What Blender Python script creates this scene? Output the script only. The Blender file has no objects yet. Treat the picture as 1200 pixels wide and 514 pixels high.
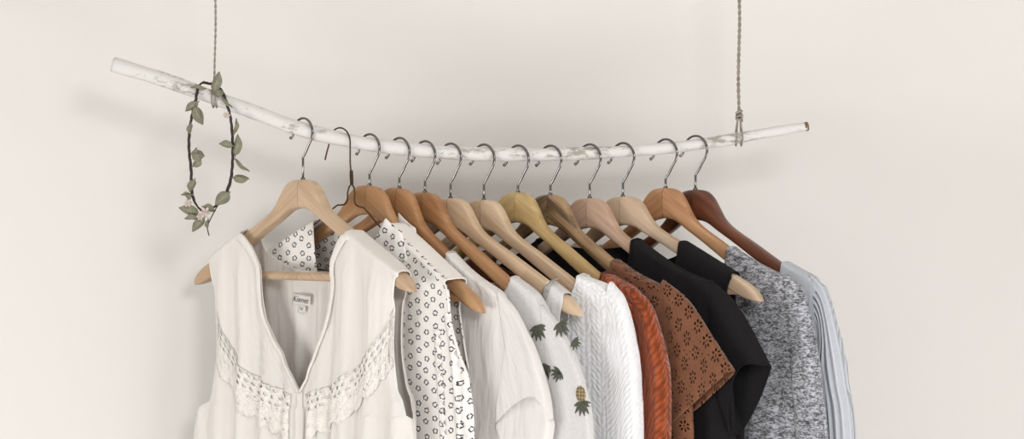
import bpy, bmesh, math, random
from mathutils import Vector, Matrix, noise
from mathutils.bvhtree import BVHTree
PI = math.pi
sc = bpy.context.scene
col = sc.collection
random.seed(7)

# ------------------------------------------------------------------ camera
FPX, DIST, ZC = 2370.0, 2.7, 1.5          # focal length in pixels (of 1200), distance to the branch, eye height
cam_d = bpy.data.cameras.new('camera')
cam = bpy.data.objects.new('camera', cam_d)
col.objects.link(cam)
cam.location = (0, -DIST, ZC)
cam.rotation_euler = (PI / 2, 0, 0)
cam_d.sensor_width = 36
cam_d.lens = FPX / 1200 * 36
sc.camera = cam
CAM = Vector(cam.location)


def at(px, py, Y=0.0):
    d = Y + DIST
    return Vector(((px - 600) / FPX * d, Y, ZC + (257 - py) / FPX * d))


# ------------------------------------------------------------------ objects
def tag(o, label=None, cat=None, group=None, kind=None):
    if label: o['label'] = label
    if cat: o['category'] = cat
    if group: o['group'] = group
    if kind: o['kind'] = kind
    return o


def empty(name, loc, rz=0.0):
    o = bpy.data.objects.new(name, None)
    o.empty_display_size = .03
    col.objects.link(o)
    o.location = loc
    o.rotation_euler = (0, 0, rz)
    return o


def mesh_obj(name, verts, faces, mat, parent=None, uvs=None, smooth=True, solid=0.0, mats=None, fmat=None, sub=0):
    me = bpy.data.meshes.new(name)
    me.from_pydata([tuple(v) for v in verts], [], faces)
    if uvs is not None:
        uvl = me.uv_layers.new(name='UVMap')
        for l in me.loops:
            uvl.data[l.index].uv = uvs[l.vertex_index]
    me.validate()
    for m in (mats or [mat]):
        me.materials.append(m)
    if fmat:
        for p, k in zip(me.polygons, fmat):
            p.material_index = k
    if smooth:
        for p in me.polygons:
            p.use_smooth = True
    o = bpy.data.objects.new(name, me)
    col.objects.link(o)
    if parent: o.parent = parent
    if sub:
        m = o.modifiers.new('sub', 'SUBSURF'); m.levels = sub; m.render_levels = sub
    if solid:
        m = o.modifiers.new('solid', 'SOLIDIFY'); m.thickness = solid; m.offset = 0
    return o


def catmull(pts, n):
    pts = [Vector(p) for p in pts]
    P = [2 * pts[0] - pts[1]] + pts + [2 * pts[-1] - pts[-2]]
    out = []
    segs = len(pts) - 1
    for i in range(n + 1):
        u = i / n * segs
        k = min(int(u), segs - 1)
        t = u - k
        p0, p1, p2, p3 = P[k], P[k + 1], P[k + 2], P[k + 3]
        out.append(.5 * ((2 * p1) + (p2 - p0) * t + (2 * p0 - 5 * p1 + 4 * p2 - p3) * t * t + (3 * p1 - p0 - 3 * p2 + p3) * t ** 3))
    return out


class MB:
    """gathers vertices and faces of ONE mesh"""
    def __init__(s): s.v, s.f, s.uv, s.m = [], [], [], []

    def tube(s, path, r, seg=8, caps=True, k=0, twist=None):
        path = [Vector(p) for p in path]
        n = len(path)
        base = len(s.v)
        t0 = (path[1] - path[0]).normalized()
        ref = Vector((0, 0, 1)) if abs(t0.z) < .9 else Vector((1, 0, 0))
        nrm = (ref - t0 * ref.dot(t0)).normalized()
        run = 0
        for i, p in enumerate(path):
            t = (path[min(i + 1, n - 1)] - path[max(i - 1, 0)]).normalized()
            nrm = (nrm - t * nrm.dot(t)).normalized()
            b = t.cross(nrm)
            if i: run += (p - path[i - 1]).length
            rr = r(i / (n - 1)) if callable(r) else r
            for j in range(seg):
                a = 2 * PI * j / seg
                s.v.append(p + (nrm * math.cos(a) + b * math.sin(a)) * rr)
                s.uv.append((run, j / seg))
        for i in range(n - 1):
            for j in range(seg):
                a, b_ = base + i * seg + j, base + i * seg + (j + 1) % seg
                s.f.append((a, b_, b_ + seg, a + seg)); s.m.append(k)
        if caps:
            s.f.append(tuple(base + j for j in range(seg))[::-1]); s.m.append(k)
            s.f.append(tuple(base + (n - 1) * seg + j for j in range(seg))); s.m.append(k)

    def ball(s, c, r, k=0, seg=10):
        c = Vector(c); base = len(s.v)
        rings = 6
        for i in range(rings + 1):
            th = PI * i / rings
            for j in range(seg):
                a = 2 * PI * j / seg
                s.v.append(c + Vector((math.sin(th) * math.cos(a), math.sin(th) * math.sin(a), math.cos(th))) * r)
                s.uv.append((0, 0))
        for i in range(rings):
            for j in range(seg):
                a, b = base + i * seg + j, base + i * seg + (j + 1) % seg
                s.f.append((a, a + seg, b + seg, b)); s.m.append(k)

    def box(s, lo, hi, k=0):
        b = len(s.v)
        for z in (lo[2], hi[2]):
            for y in (lo[1], hi[1]):
                for x in (lo[0], hi[0]):
                    s.v.append(Vector((x, y, z))); s.uv.append((x, z))
        for f in ((0, 2, 3, 1), (4, 5, 7, 6), (0, 1, 5, 4), (2, 6, 7, 3), (0, 4, 6, 2), (1, 3, 7, 5)):
            s.f.append(tuple(b + i for i in f)); s.m.append(k)

    def grid(s, rows, uvs=None, k=0, close=False, krow=None):
        base = len(s.v); nr, nc = len(rows), len(rows[0])
        for i, r in enumerate(rows):
            for j, p in enumerate(r):
                s.v.append(Vector(p)); s.uv.append(uvs[i][j] if uvs else (p[0], p[2]))
        for i in range(nr - 1):
            for j in range(nc if close else nc - 1):
                a = base + i * nc + j; b = base + i * nc + (j + 1) % nc
                s.f.append((a, b, b + nc, a + nc)); s.m.append(krow(i) if krow else k)

    def build(s, name, mat, parent=None, **kw):
        if isinstance(mat, (list, tuple)):
            return mesh_obj(name, s.v, s.f, None, parent, uvs=s.uv, mats=list(mat), fmat=s.m, **kw)
        return mesh_obj(name, s.v, s.f, mat, parent, uvs=s.uv, **kw)


# ------------------------------------------------------------------ materials
class X:
    """tiny expression layer over math nodes"""
    def __init__(s, nt, sock): s.nt, s.k = nt, sock

    def op(s, name, *a):
        n = s.nt.nodes.new('ShaderNodeMath'); n.operation = name
        for i, v in enumerate((s,) + a):
            if isinstance(v, X): s.nt.links.new(v.k, n.inputs[i])
            else: n.inputs[i].default_value = v
        return X(s.nt, n.outputs[0])
    def __add__(s, o): return s.op('ADD', o)
    def __sub__(s, o): return s.op('SUBTRACT', o)
    def __mul__(s, o): return s.op('MULTIPLY', o)
    def __truediv__(s, o): return s.op('DIVIDE', o)
    def lt(s, o): return s.op('LESS_THAN', o)
    def gt(s, o): return s.op('GREATER_THAN', o)
    def abs(s): return s.op('ABSOLUTE')
    def floor(s): return s.op('FLOOR')
    def fract(s): return s.op('FRACT')
    def sin(s): return s.op('SINE')
    def sqrt(s): return s.op('SQRT')
    def max(s, o): return s.op('MAXIMUM', o)
    def min(s, o): return s.op('MINIMUM', o)
    def mod(s, o): return s.op('FLOORED_MODULO', o)
    def atan2(s, o): return s.op('ARCTAN2', o)
    def step(s, lo, hi):
        n = s.nt.nodes.new('ShaderNodeMapRange'); n.interpolation_type = 'SMOOTHSTEP'
        s.nt.links.new(s.k, n.inputs[0]); n.inputs[1].default_value = lo; n.inputs[2].default_value = hi
        return X(s.nt, n.outputs[0])


def lin(c):
    return tuple((x / 255 / 12.92) if x / 255 <= .04045 else ((x / 255 + .055) / 1.055) ** 2.4 for x in c) + (1,)


def new_mat(name, rgb=(200, 200, 200), rough=.8, metal=0.0):
    m = bpy.data.materials.new(name); m.use_nodes = True
    nt = m.node_tree
    b = nt.nodes['Principled BSDF']
    b.inputs['Base Color'].default_value = lin(rgb)
    b.inputs['Roughness'].default_value = rough
    b.inputs['Metallic'].default_value = metal
    return m, nt, b


def uv_xy(nt):
    n = nt.nodes.new('ShaderNodeUVMap'); n.uv_map = 'UVMap'
    s = nt.nodes.new('ShaderNodeSeparateXYZ')
    nt.links.new(n.outputs[0], s.inputs[0])
    return X(nt, s.outputs[0]), X(nt, s.outputs[1]), n.outputs[0]


def mapped(nt, src, scale, loc=(0, 0, 0), rot=(0, 0, 0)):
    mp = nt.nodes.new('ShaderNodeMapping')
    mp.inputs['Scale'].default_value = scale; mp.inputs['Location'].default_value = loc; mp.inputs['Rotation'].default_value = rot
    nt.links.new(src, mp.inputs[0])
    return mp.outputs[0]


def noise_n(nt, src, scale=1.0, detail=3, rough=.5):
    n = nt.nodes.new('ShaderNodeTexNoise')
    n.inputs['Scale'].default_value = scale; n.inputs['Detail'].default_value = detail; n.inputs['Roughness'].default_value = rough
    nt.links.new(src, n.inputs['Vector'])
    return X(nt, n.outputs[0])


def ramp(nt, fac, stops):
    r = nt.nodes.new('ShaderNodeValToRGB')
    e = r.color_ramp.elements
    while len(e) < len(stops): e.new(.5)
    for q, (p, c) in zip(e, stops):
        q.position = p; q.color = lin(c)
    nt.links.new(fac.k, r.inputs[0])
    return r.outputs[0]


def mixc(nt, fac, a, b):
    n = nt.nodes.new('ShaderNodeMix'); n.data_type = 'RGBA'
    if isinstance(fac, X): nt.links.new(fac.k, n.inputs[0])
    else: n.inputs[0].default_value = fac
    for i, v in ((6, a), (7, b)):
        if isinstance(v, tuple): n.inputs[i].default_value = lin(v)
        else: nt.links.new(v, n.inputs[i])
    return n.outputs[2]


def bump(nt, b, h, strength=.5, dist=.001, prev=None):
    n = nt.nodes.new('ShaderNodeBump')
    n.inputs['Strength'].default_value = strength; n.inputs['Distance'].default_value = dist
    nt.links.new(h.k, n.inputs['Height'])
    if prev is not None: nt.links.new(prev, n.inputs['Normal'])
    nt.links.new(n.outputs[0], b.inputs['Normal'])
    return n.outputs[0]


def translucent(nt, b, color, fac):
    out = nt.nodes['Material Output']
    t = nt.nodes.new('ShaderNodeBsdfTranslucent'); 
    if isinstance(color, tuple): t.inputs[0].default_value = lin(color)
    else: nt.links.new(color, t.inputs[0])
    mx = nt.nodes.new('ShaderNodeMixShader'); mx.inputs[0].default_value = fac
    nt.links.new(b.outputs[0], mx.inputs[1]); nt.links.new(t.outputs[0], mx.inputs[2])
    nt.links.new(mx.outputs[0], out.inputs[0])


def holes(nt, b, mask):
    """mask 1 = real hole"""
    nt.links.new((X(nt, mask.k) * -1.0 + 1.0).k, b.inputs['Alpha'])


def cloth(name, rgb, rough=.92, weave=1800, bstr=.25, trans=.12, wrinkle=.35, rgb2=None):
    m, nt, b = new_mat(name, rgb, rough)
    u, v, src = uv_xy(nt)
    big = noise_n(nt, mapped(nt, src, (38, 9, 1)), 1, 4, .55)
    fine = noise_n(nt, mapped(nt, src, (weave, weave * .6, 1)), 1, 1)
    c2 = rgb2 or tuple(max(0, x - 9) for x in rgb)
    c = mixc(nt, fine, rgb, c2)
    nt.links.new(c, b.inputs['Base Color'])
    p = bump(nt, b, big, wrinkle, .008)
    bump(nt, b, fine, bstr, .0006, p)
    b.inputs['Specular IOR Level'].default_value = .2
    if trans: translucent(nt, b, rgb, trans)
    return m


def wood_mat(name, light, dark, grain=1.0, seed=0.0, half_shade=.10, rough=.45, strong=False):
    m, nt, b = new_mat(name, light, rough)
    tc = nt.nodes.new('ShaderNodeTexCoord')
    s = nt.nodes.new('ShaderNodeSeparateXYZ'); nt.links.new(tc.outputs['Object'], s.inputs[0])
    x = X(nt, s.outputs[0]); z = X(nt, s.outputs[2]); y = X(nt, s.outputs[1])
    # grain runs along each arm (down and outwards)
    ax = x.abs()
    along = ax * .84 - z * .55
    across = ax * .55 + z * .84
    side = x.gt(0.0)
    cmb = nt.nodes.new('ShaderNodeCombineXYZ')
    nt.links.new((along * 9.0 + seed).k, cmb.inputs[0])
    nt.links.new((across * 190.0 * grain + side * 7.3).k, cmb.inputs[1])
    nt.links.new((y * 60.0).k, cmb.inputs[2])
    n1 = noise_n(nt, cmb.outputs[0], 1, 5, .62)
    cm2 = nt.nodes.new('ShaderNodeCombineXYZ')
    nt.links.new((along * 5.0 + seed).k, cm2.inputs[0]); nt.links.new((across * 40.0 + side * 3.1).k, cm2.inputs[1])
    n2 = noise_n(nt, cm2.outputs[0], 1.0, 3, .5)
    f = (n1 * .62 + n2 * .55).step(.44, .72) if not strong else (n1 * .7 + n2 * .6).step(.54, .74)
    c = mixc(nt, f, light, dark)
    c = mixc(nt, (side * -1.0 + 1.0) * half_shade * 3.0, c, tuple(int(d * .8) for d in dark))  # left half painted darker, standing in for the shade of its bent arm
    c = mixc(nt, ax.lt(.0006) * .45, c, tuple(int(d * .5) for d in dark))
    nt.links.new(c, b.inputs['Base Color'])
    bump(nt, b, n1, .08, .0008)
    b.inputs['Coat Weight'].default_value = .12; b.inputs['Coat Roughness'].default_value = .35
    return m


# wall, floor, ceiling
wall_m, nt, b = new_mat('wall_paint', (236, 233, 229), .75)
tc = nt.nodes.new('ShaderNodeTexCoord')
n1 = noise_n(nt, mapped(nt, tc.outputs['Object'], (1.1, 1.1, 1.1)), 1, 4)
nt.links.new(mixc(nt, n1, (223, 220, 216), (218, 214, 210)), b.inputs['Base Color'])
n2 = noise_n(nt, mapped(nt, tc.outputs['Object'], (70, 70, 70)), 1, 4)
bump(nt, b, n2, .08, .002)
floor_m, nt, b = new_mat('floor_boards', (205, 190, 170), .5)
tc = nt.nodes.new('ShaderNodeTexCoord')
s = nt.nodes.new('ShaderNodeSeparateXYZ'); nt.links.new(tc.outputs['Object'], s.inputs[0])
yy = X(nt, s.outputs[1]) / .14
gap = (yy.fract() - .5).abs().gt(.485)
row = yy.floor()
cmb = nt.nodes.new('ShaderNodeCombineXYZ')
nt.links.new((X(nt, s.outputs[0]) * 1.5 + row * 3.7).k, cmb.inputs[0]); nt.links.new((X(nt, s.outputs[1]) * 40.0).k, cmb.inputs[1])
g = noise_n(nt, cmb.outputs[0], 1, 4)
nt.links.new(mixc(nt, gap, mixc(nt, g, (216, 210, 202), (192, 184, 174)), (90, 76, 62)), b.inputs['Base Color'])
ceil_m, _, _ = new_mat('ceiling_paint', (238, 234, 228), .85)
trim_m, _, _ = new_mat('trim_paint', (240, 237, 232), .45)

# branch: white wash with worn grey marks
rod_m, nt, b = new_mat('whitewashed_wood', (232, 230, 225), .75)
u, v, src = uv_xy(nt)
tc = nt.nodes.new('ShaderNodeTexCoord')
s1 = noise_n(nt, mapped(nt, tc.outputs['Object'], (55, 150, 150)), 1, 6, .7)
s2 = noise_n(nt, mapped(nt, tc.outputs['Object'], (9, 30, 30)), 1, 2)
worn = (s1 * .8 + s2 * .42).step(.64, .78)
grey = ramp(nt, s1, [(.3, (118, 108, 98)), (.8, (178, 172, 164))])
nt.links.new(mixc(nt, worn, (214, 212, 208), grey), b.inputs['Base Color'])
bump(nt, b, s1, .35, .002)
rodend_m, nt, b = new_mat('cut_branch_end', (105, 88, 62), .8)
tc = nt.nodes.new('ShaderNodeTexCoord')
nt.links.new(ramp(nt, noise_n(nt, tc.outputs['Object'], 300, 3), [(.3, (78, 64, 44)), (.7, (134, 116, 84))]), b.inputs['Base Color'])

steel_m, nt, b = new_mat('hook_steel', (132, 129, 126), .16, 1.0)
wire_m, nt, b = new_mat('dark_wire', (84, 66, 48), .4, .85)
twine_m, nt, b = new_mat('twine', (126, 116, 104), .95)
tc = nt.nodes.new('ShaderNodeTexCoord')
nt.links.new(ramp(nt, noise_n(nt, tc.outputs['Object'], 420, 3), [(.3, (122, 113, 103)), (.7, (166, 157, 146))]), b.inputs['Base Color'])

# wreath
leaf_m, nt, b = new_mat('leaf_green', (96, 104, 84), .6)
u, v, src = uv_xy(nt)
vein = ((v * 1.0).abs().lt(.035)).max(((u * 7.0 + v.abs() * -2.2).fract() - .5).abs().lt(.05) * .6)
n = noise_n(nt, src, 3.0, 3)
nt.links.new(mixc(nt, vein, ramp(nt, n, [(.3, (98, 99, 80)), (.75, (138, 137, 114))]), (150, 150, 128)), b.inputs['Base Color'])
bump(nt, b, n, .3, .001)
vine_m, _, _ = new_mat('vine_stem', (58, 49, 44), .8)
petal_m, _, _ = new_mat('pale_pink_petal', (200, 184, 176), .8)

# fabrics
lace_white = cloth('ivory_chiffon', (247, 242, 237), trans=.2, wrinkle=.6)
band_m = cloth('ivory_binding', (248, 243, 238), trans=.05, wrinkle=.2)
white_cotton = cloth('white_cotton', (244, 240, 237), trans=.12, wrinkle=.8)
slub = cloth('white_slub', (238, 236, 234), weave=420, bstr=.6, trans=.12, rgb2=(212, 210, 208))
black_m = cloth('black_crepe', (31, 29, 31), trans=0, wrinkle=.3, rgb2=(22, 21, 23))

# lace: net of small holes with raised dots
lace_m, nt, b = new_mat('lace', (243, 237, 231), .9)
u, v, src = uv_xy(nt)
# v < 0.42: net rows, above: raised flowers
cu = (u * 90.0); cv = (v * 6.4)
q = (cu + cv.floor() * .5).fract() - .5
w_ = cv.fract() - .5
hole = ((q * q) * 1.0 + (w_ * w_) * .9).lt(.062) * v.lt(.42)
vor = nt.nodes.new('ShaderNodeTexVoronoi'); vor.inputs['Scale'].default_value = 1
nt.links.new(mapped(nt, src, (150, 9, 1)), vor.inputs['Vector'])
dv = X(nt, vor.outputs[0])
fl = dv.lt(.16) * v.gt(.45) * v.lt(.93)
holes(nt, b, hole.max(fl * noise_n(nt, mapped(nt, src, (40, 3, 1)), 1, 1).gt(.5)))
bump(nt, b, dv * 1.0 + noise_n(nt, mapped(nt, src, (420, 26, 1)), 1, 2) * .8, .9, .0035)

# dotted print: little open rings in staggered rows
def ring_print(nt, u, v, cu_=.0150, cv_=.0168):
    cu = u / cu_
    colm = cu.floor()
    cv = v / cv_ + colm.mod(2.0) * .5
    rowi = cv.floor()
    jx = ((colm * 12.9898 + rowi * 78.233).sin() * 43758.5).fract() - .5
    jy = ((colm * 39.346 + rowi * 11.135).sin() * 24634.6).fract() - .5
    du = (cu.fract() - .5 + jx * .22) * (cu_ * .80)
    dv = (cv.fract() - .5 + jy * .22) * cv_
    r = (du * du + dv * dv).sqrt()
    ang = dv.atan2(du)
    wob = (ang * 5.0 + jx * 9.0).sin() * .00040
    ring = (r + wob - .0029).abs().lt(.00082)
    brk = ((ang * 2.0 + jy * 20.0).sin()).gt(-.95)
    return ring * brk


dot_m, nt, b = new_mat('ring_dotted_cotton', (238, 233, 228), .9)
u, v, src = uv_xy(nt)
rp = ring_print(nt, u, v)
nt.links.new(mixc(nt, rp, (247, 243, 239), (62, 58, 66)), b.inputs['Base Color'])
p = bump(nt, b, noise_n(nt, mapped(nt, src, (60, 12, 1)), 1, 4), .4, .004)
translucent(nt, b, mixc(nt, rp, (247, 243, 239), (62, 58, 66)), .1)

# knits
def knit(name, c1, c2, cw, ch, strength, trans=0.0, wave=0.0, rnd=.35):
    m, nt, b = new_mat(name, c1, .95)
    u, v, src = uv_xy(nt)
    cmb = nt.nodes.new('ShaderNodeCombineXYZ')
    nt.links.new((u / cw).k, cmb.inputs[0])
    nt.links.new((v / ch + (u * (2 * PI / .03)).sin() * wave).k, cmb.inputs[1])
    vor = nt.nodes.new('ShaderNodeTexVoronoi'); vor.feature = 'SMOOTH_F1'
    vor.inputs['Scale'].default_value = 1; vor.inputs['Randomness'].default_value = rnd; vor.inputs['Smoothness'].default_value = .35
    nt.links.new(cmb.outputs[0], vor.inputs['Vector'])
    h = (X(nt, vor.outputs[0]) * -1.4 + 1.0).max(0.0)
    st = noise_n(nt, mapped(nt, src, (800, 480, 1)), 1, 2)
    nt.links.new(mixc(nt, (h * .9 + (st - .5) * .8).step(0.0, .75), c2, c1), b.inputs['Base Color'])
    p = bump(nt, b, h, strength, .004)
    bump(nt, b, st, .35, .0012, p)
    b.inputs['Sheen Weight'].default_value = .25
    b.inputs['Specular IOR Level'].default_value = .15
    if trans: translucent(nt, b, c1, trans)
    return m


white_knit = knit('white_textured_knit', (251, 251, 252), (242, 242, 245), .0085, .0075, .42, .1, .5)
rust_knit = knit('rust_cable_knit', (180, 88, 48), (118, 54, 27), .0120, .0090, 1.0, 0, .9)
heather_m, nt, b = new_mat('heather_knit', (140, 140, 142), .95)
tc = nt.nodes.new('ShaderNodeTexCoord'); src = tc.outputs['Object']
h1 = noise_n(nt, mapped(nt, src, (220, 220, 560), rot=(0, .4, 0)), 1, 3, .7)
h2 = noise_n(nt, mapped(nt, src, (90, 90, 230), rot=(0, .4, 0)), 1, 2)
hh = (h1 * .75 + h2 * .35).step(.40, .70)
nt.links.new(ramp(nt, hh, [(0, (58, 58, 63)), (.45, (134, 135, 141)), (1, (200, 200, 206))]), b.inputs['Base Color'])
bump(nt, b, h1, .5, .002)
b.inputs['Sheen Weight'].default_value = .2
rib_m, nt, b = new_mat('pale_grey_rib_knit', (182, 184, 190), .95)
u, v, src = uv_xy(nt)
rb = (u * (2 * PI / .0105)).sin() * .5 + .5
st = noise_n(nt, mapped(nt, src, (700, 240, 1)), 1, 3)
nt.links.new(mixc(nt, rb * .6 + st * .5, (170, 174, 182), (212, 215, 222)), b.inputs['Base Color'])
p = bump(nt, b, rb, .9, .003)
bump(nt, b, st, .4, .001, p)
plain_grey_m = cloth('pale_grey_knit', (200, 203, 210), weave=500, bstr=.5, trans=0, rgb2=(180, 184, 192))

# brown suede with cut flower eyelets
eyelet_m, nt, b = new_mat('brown_eyelet_suede', (110, 68, 42), .9)
u, v, src = uv_xy(nt)
def eyelets(cell, off, petals, r0, rh):
    cu = u / cell + off
    colm = cu.floor()
    cv = v / cell + colm.mod(2.0) * .5
    du = cu.fract() - .5; dv_ = cv.fract() - .5
    r = (du * du + dv_ * dv_).sqrt()
    sec = 2 * PI / petals
    da = ((dv_.atan2(du) + colm * 1.7) / sec).fract() - .5
    t = da * r * sec
    e = (r - r0)
    return ((e * e * .45 + t * t) .lt(rh * rh)).max(r.lt(rh * .8))
ho = eyelets(.0225, .1, 7, .25, .062)
cu = u / .0068; cv = v / .0068
d1 = cu.fract() - .5; d2 = (cv + cu.floor() * .37).fract() - .5
small = (d1 * d1 + d2 * d2).lt(.026) * noise_n(nt, mapped(nt, src, (55, 55, 1)), 1, 1).gt(.56)
msk = ho.max(small)
nn = noise_n(nt, mapped(nt, src, (45, 45, 1)), 1, 5, .65)
nt.links.new(ramp(nt, nn, [(.25, (104, 62, 37)), (.75, (128, 80, 51))]), b.inputs['Base Color'])
holes(nt, b, msk)
bump(nt, b, noise_n(nt, mapped(nt, src, (800, 800, 1)), 1, 2), .3, .0008)
b.inputs['Sheen Weight'].default_value = .2
brown_lining = cloth('dark_brown_lining', (52, 32, 22), trans=0)

print_leaf_m = cloth('leaf_print_band', (74, 70, 64), weave=240, bstr=.2, trans=0, rgb2=(196, 190, 184))
pine_green, _, _ = new_mat('pineapple_green', (84, 86, 74), .9)
pine_yellow, nt, b = new_mat('pineapple_yellow', (176, 146, 92), .9)
u, v, src = uv_xy(nt)
ck = ((u + v) * 700.0).sin() * ((u - v) * 700.0).sin()
nt.links.new(mixc(nt, ck.step(-.2, .2), (112, 98, 74), (164, 146, 112)), b.inputs['Base Color'])
label_m, _, _ = new_mat('woven_label', (226, 220, 215), .85)
ink_m, _, _ = new_mat('label_ink', (96, 92, 94), .9)

# ------------------------------------------------------------------ the setting
WALL_Y = .215
def slab(name, lo, hi, m):
    mb = MB(); mb.box(lo, hi)
    o = mb.build(name, m, smooth=False)
    return tag(o, kind='structure')
slab('wall_back', (-3, WALL_Y, 0), (3, WALL_Y + .12, 2.6), wall_m)
slab('floor', (-3, -4.2, -.06), (3, WALL_Y, 0), floor_m)
slab('ceiling', (-3, -1.5, 2.5), (3, WALL_Y, 2.6), ceil_m)
mb = MB()
prof = [(0, 0), (-.016, 0), (-.016, .085), (-.011, .097), (-.006, .1), (0, .1)]
rows = [[Vector((x, WALL_Y + a, z)) for a, z in prof] for x in (-3, 3)]
mb.grid(rows)
tag(mb.build('baseboard_back', trim_m, smooth=False), kind='structure')

# ------------------------------------------------------------------ branch, ropes
ROD = [(133, 75.5), (160, 83.5), (200, 96), (252, 115), (300, 132), (350, 150.5), (410, 165), (468, 173.5), (530, 179), (600, 181),
       (660, 180.5), (720, 178), (780, 173.5), (830, 167.5), (866, 161.5), (905, 154.5), (946, 148)]
rod_path = catmull([at(x, y) for x, y in ROD], 160)
def rod_r(t):
    return (.0098 - .0026 * max(0, t - .45) / .55 - .0008 * t) + .00035 * math.sin(t * 61) + .0003 * math.sin(t * 23 + 1)
def rod_z(px):
    X_ = (px - 600) / FPX * DIST
    k = min(range(len(rod_path)), key=lambda i: abs(rod_path[i].x - X_))
    return rod_path[k].z, rod_r(k / (len(rod_path) - 1)), rod_path[k]
branch = empty('hanging_branch', at(540, 179))
tag(branch, 'curved whitewashed branch used as a clothes rail, hung on two cords', 'branch')
loc0 = Vector(branch.location)
mb = MB()
mb.tube([p - loc0 for p in rod_path], rod_r, seg=20)
for i, v_ in enumerate(mb.v):
    n_ = noise.noise(Vector(v_) * 60) * .0006
    mb.v[i] = v_ + Vector((0, n_, n_))
mb.build('pole', rod_m, branch)
d0 = (rod_path[-1] - rod_path[-2]).normalized()
mb = MB(); e = rod_path[-1] - loc0
mb.tube([e - d0 * .0035, e + d0 * .0008, e + d0 * .0018], lambda t: rod_r(1) * (1.06 if t < .6 else .75), seg=20)
tag(mb.build('cut_end', rodend_m, branch), 'bare brown cut end')
d0 = (rod_path[0] - rod_path[1]).normalized()
mb = MB(); e = rod_path[0] - loc0
mb.tube([e - d0 * .001, e + d0 * .0012, e + d0 * .002], lambda t: rod_r(0) * (1.0 if t < .6 else .7), seg=20)
tag(mb.build('cut_end', rod_m, branch), 'whitewashed cut end with worn wood')


def rope(px, label, knot):
    zr, rr, rp = rod_z(px)
    top = Vector((rp.x - .002, 0, 2.5))
    root = empty('twine_rope', rp)
    tag(root, label, 'cord', 'cords holding the branch')
    mb = MB()
    z0 = zr + (.028 if knot else .012)
    n = int((top.z - z0) / .0022)
    for ph in (0, PI):
        pts = []
        for i in range(n + 1):
            z = z0 + (top.z - z0) * i / n
            a = ph + z * 2 * PI / .016
            sway = .0008 * math.sin(z * 40)
            pts.append(Vector((rp.x + sway + (.0012 if knot else .0008) * math.cos(a), (.0012 if knot else .0008) * math.sin(a), z)) - rp)
        mb.tube(pts, .0013 if knot else .0009, seg=6)
    mb.build('twisted_cord', twine_m, root)
    mb = MB()
    for dx, q in ((-.0028, -.4), (.0025, .6)):
        pts = []
        for i in range(25):
            a = 2 * PI * i / 24
            y, z = math.cos(a) * (rr + .0034), math.sin(a) * (rr + .0034)
            if z > 0: 
                w = z / (rr + .0034); z = z * (1 + (1.6 if knot else .25) * w * w); y *= 1 - .3 * w
            pts.append(Vector((dx * (1.5 if knot else 1) * (1 - max(0, z) / .031 * (.85 if knot else .3)) + q * .001 * math.sin(a), y, z)))
        mb.tube(pts, .0010, seg=6, caps=False)
    mb.build('loop', twine_m, root)
    if knot:
        mb = MB()
        for k in range(3):
            pts = []
            for i in range(21):
                a = 2 * PI * i / 20
                pts.append(Vector((.0034 * math.cos(a), .0034 * math.sin(a), .026 + .0042 * k + .0016 * math.sin(a + k))))
            mb.tube(pts, .0017, seg=6, caps=False)
        mb.tube([Vector((.001, -.003, .036)), Vector((.004, -.005, .03)), Vector((.0035, -.004, .021))], .0013, seg=6)
        mb.build('knot', twine_m, root)
    # ceiling eye that the cord is tied to
    mb = MB()
    pts = [Vector((rp.x, 0, 2.4985)), Vector((rp.x, 0, 2.49))] + [Vector((rp.x + .009 * math.sin(a * PI / 10), 0, 2.481 + .009 * math.cos(a * PI / 10))) for a in range(0, 20)]
    mb.tube([p - rp for p in pts], .0016, seg=8)
    mb.build('ceiling_eye', steel_m, root)
rope(252, 'thin twine cord holding up the branch inside the leaf garland', False)
rope(865, 'thin twine cord knotted round the branch beyond the last hanger', True)

# ------------------------------------------------------------------ leaf garland
wr = empty('leaf_garland', at(252, 108))
tag(wr, 'leafy vine garland with small pale flowers looped over the white branch', 'garland')
w0 = Vector(wr.location)
VY = -.0125
vine = [at(244, 97.5, .003), at(252, 99.5, -.008), at(260, 107, -.014), at(266, 122, -.016), at(270.5, 140, -.014), at(272.5, 165, -.013), at(272.5, 190, -.013), at(270, 212, -.013),
        at(262, 232, -.014), at(250, 243, -.015), at(238, 247, -.015), at(229, 238, -.015), at(224.5, 222, -.014), at(224, 200, -.013), at(221.5, 175, -.012),
        at(222, 155, -.013), at(225, 135, -.015), at(229, 119, -.016), at(232, 104, -.013), at(237, 97, -.002), at(244, 97.5, .003)]
vp = catmull(vine, 160)
mb = MB()
for ph in (0, 2.1, 4.2):
    mb.tube([p - w0 + Vector((math.cos(i * .55 + ph), math.sin(i * .55 + ph), math.sin(i * .31 + ph))) * .0011 for i, p in enumerate(vp)], .0011, seg=6)
mb.tube([p - w0 for p in catmull([at(258, 236, -.014), at(252, 246, -.018), at(246, 258, -.018), at(243, 266, -.017), at(245, 276, -.016)], 14)], .0008, seg=5)
mb.build('stem', vine_m, wr)


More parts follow.
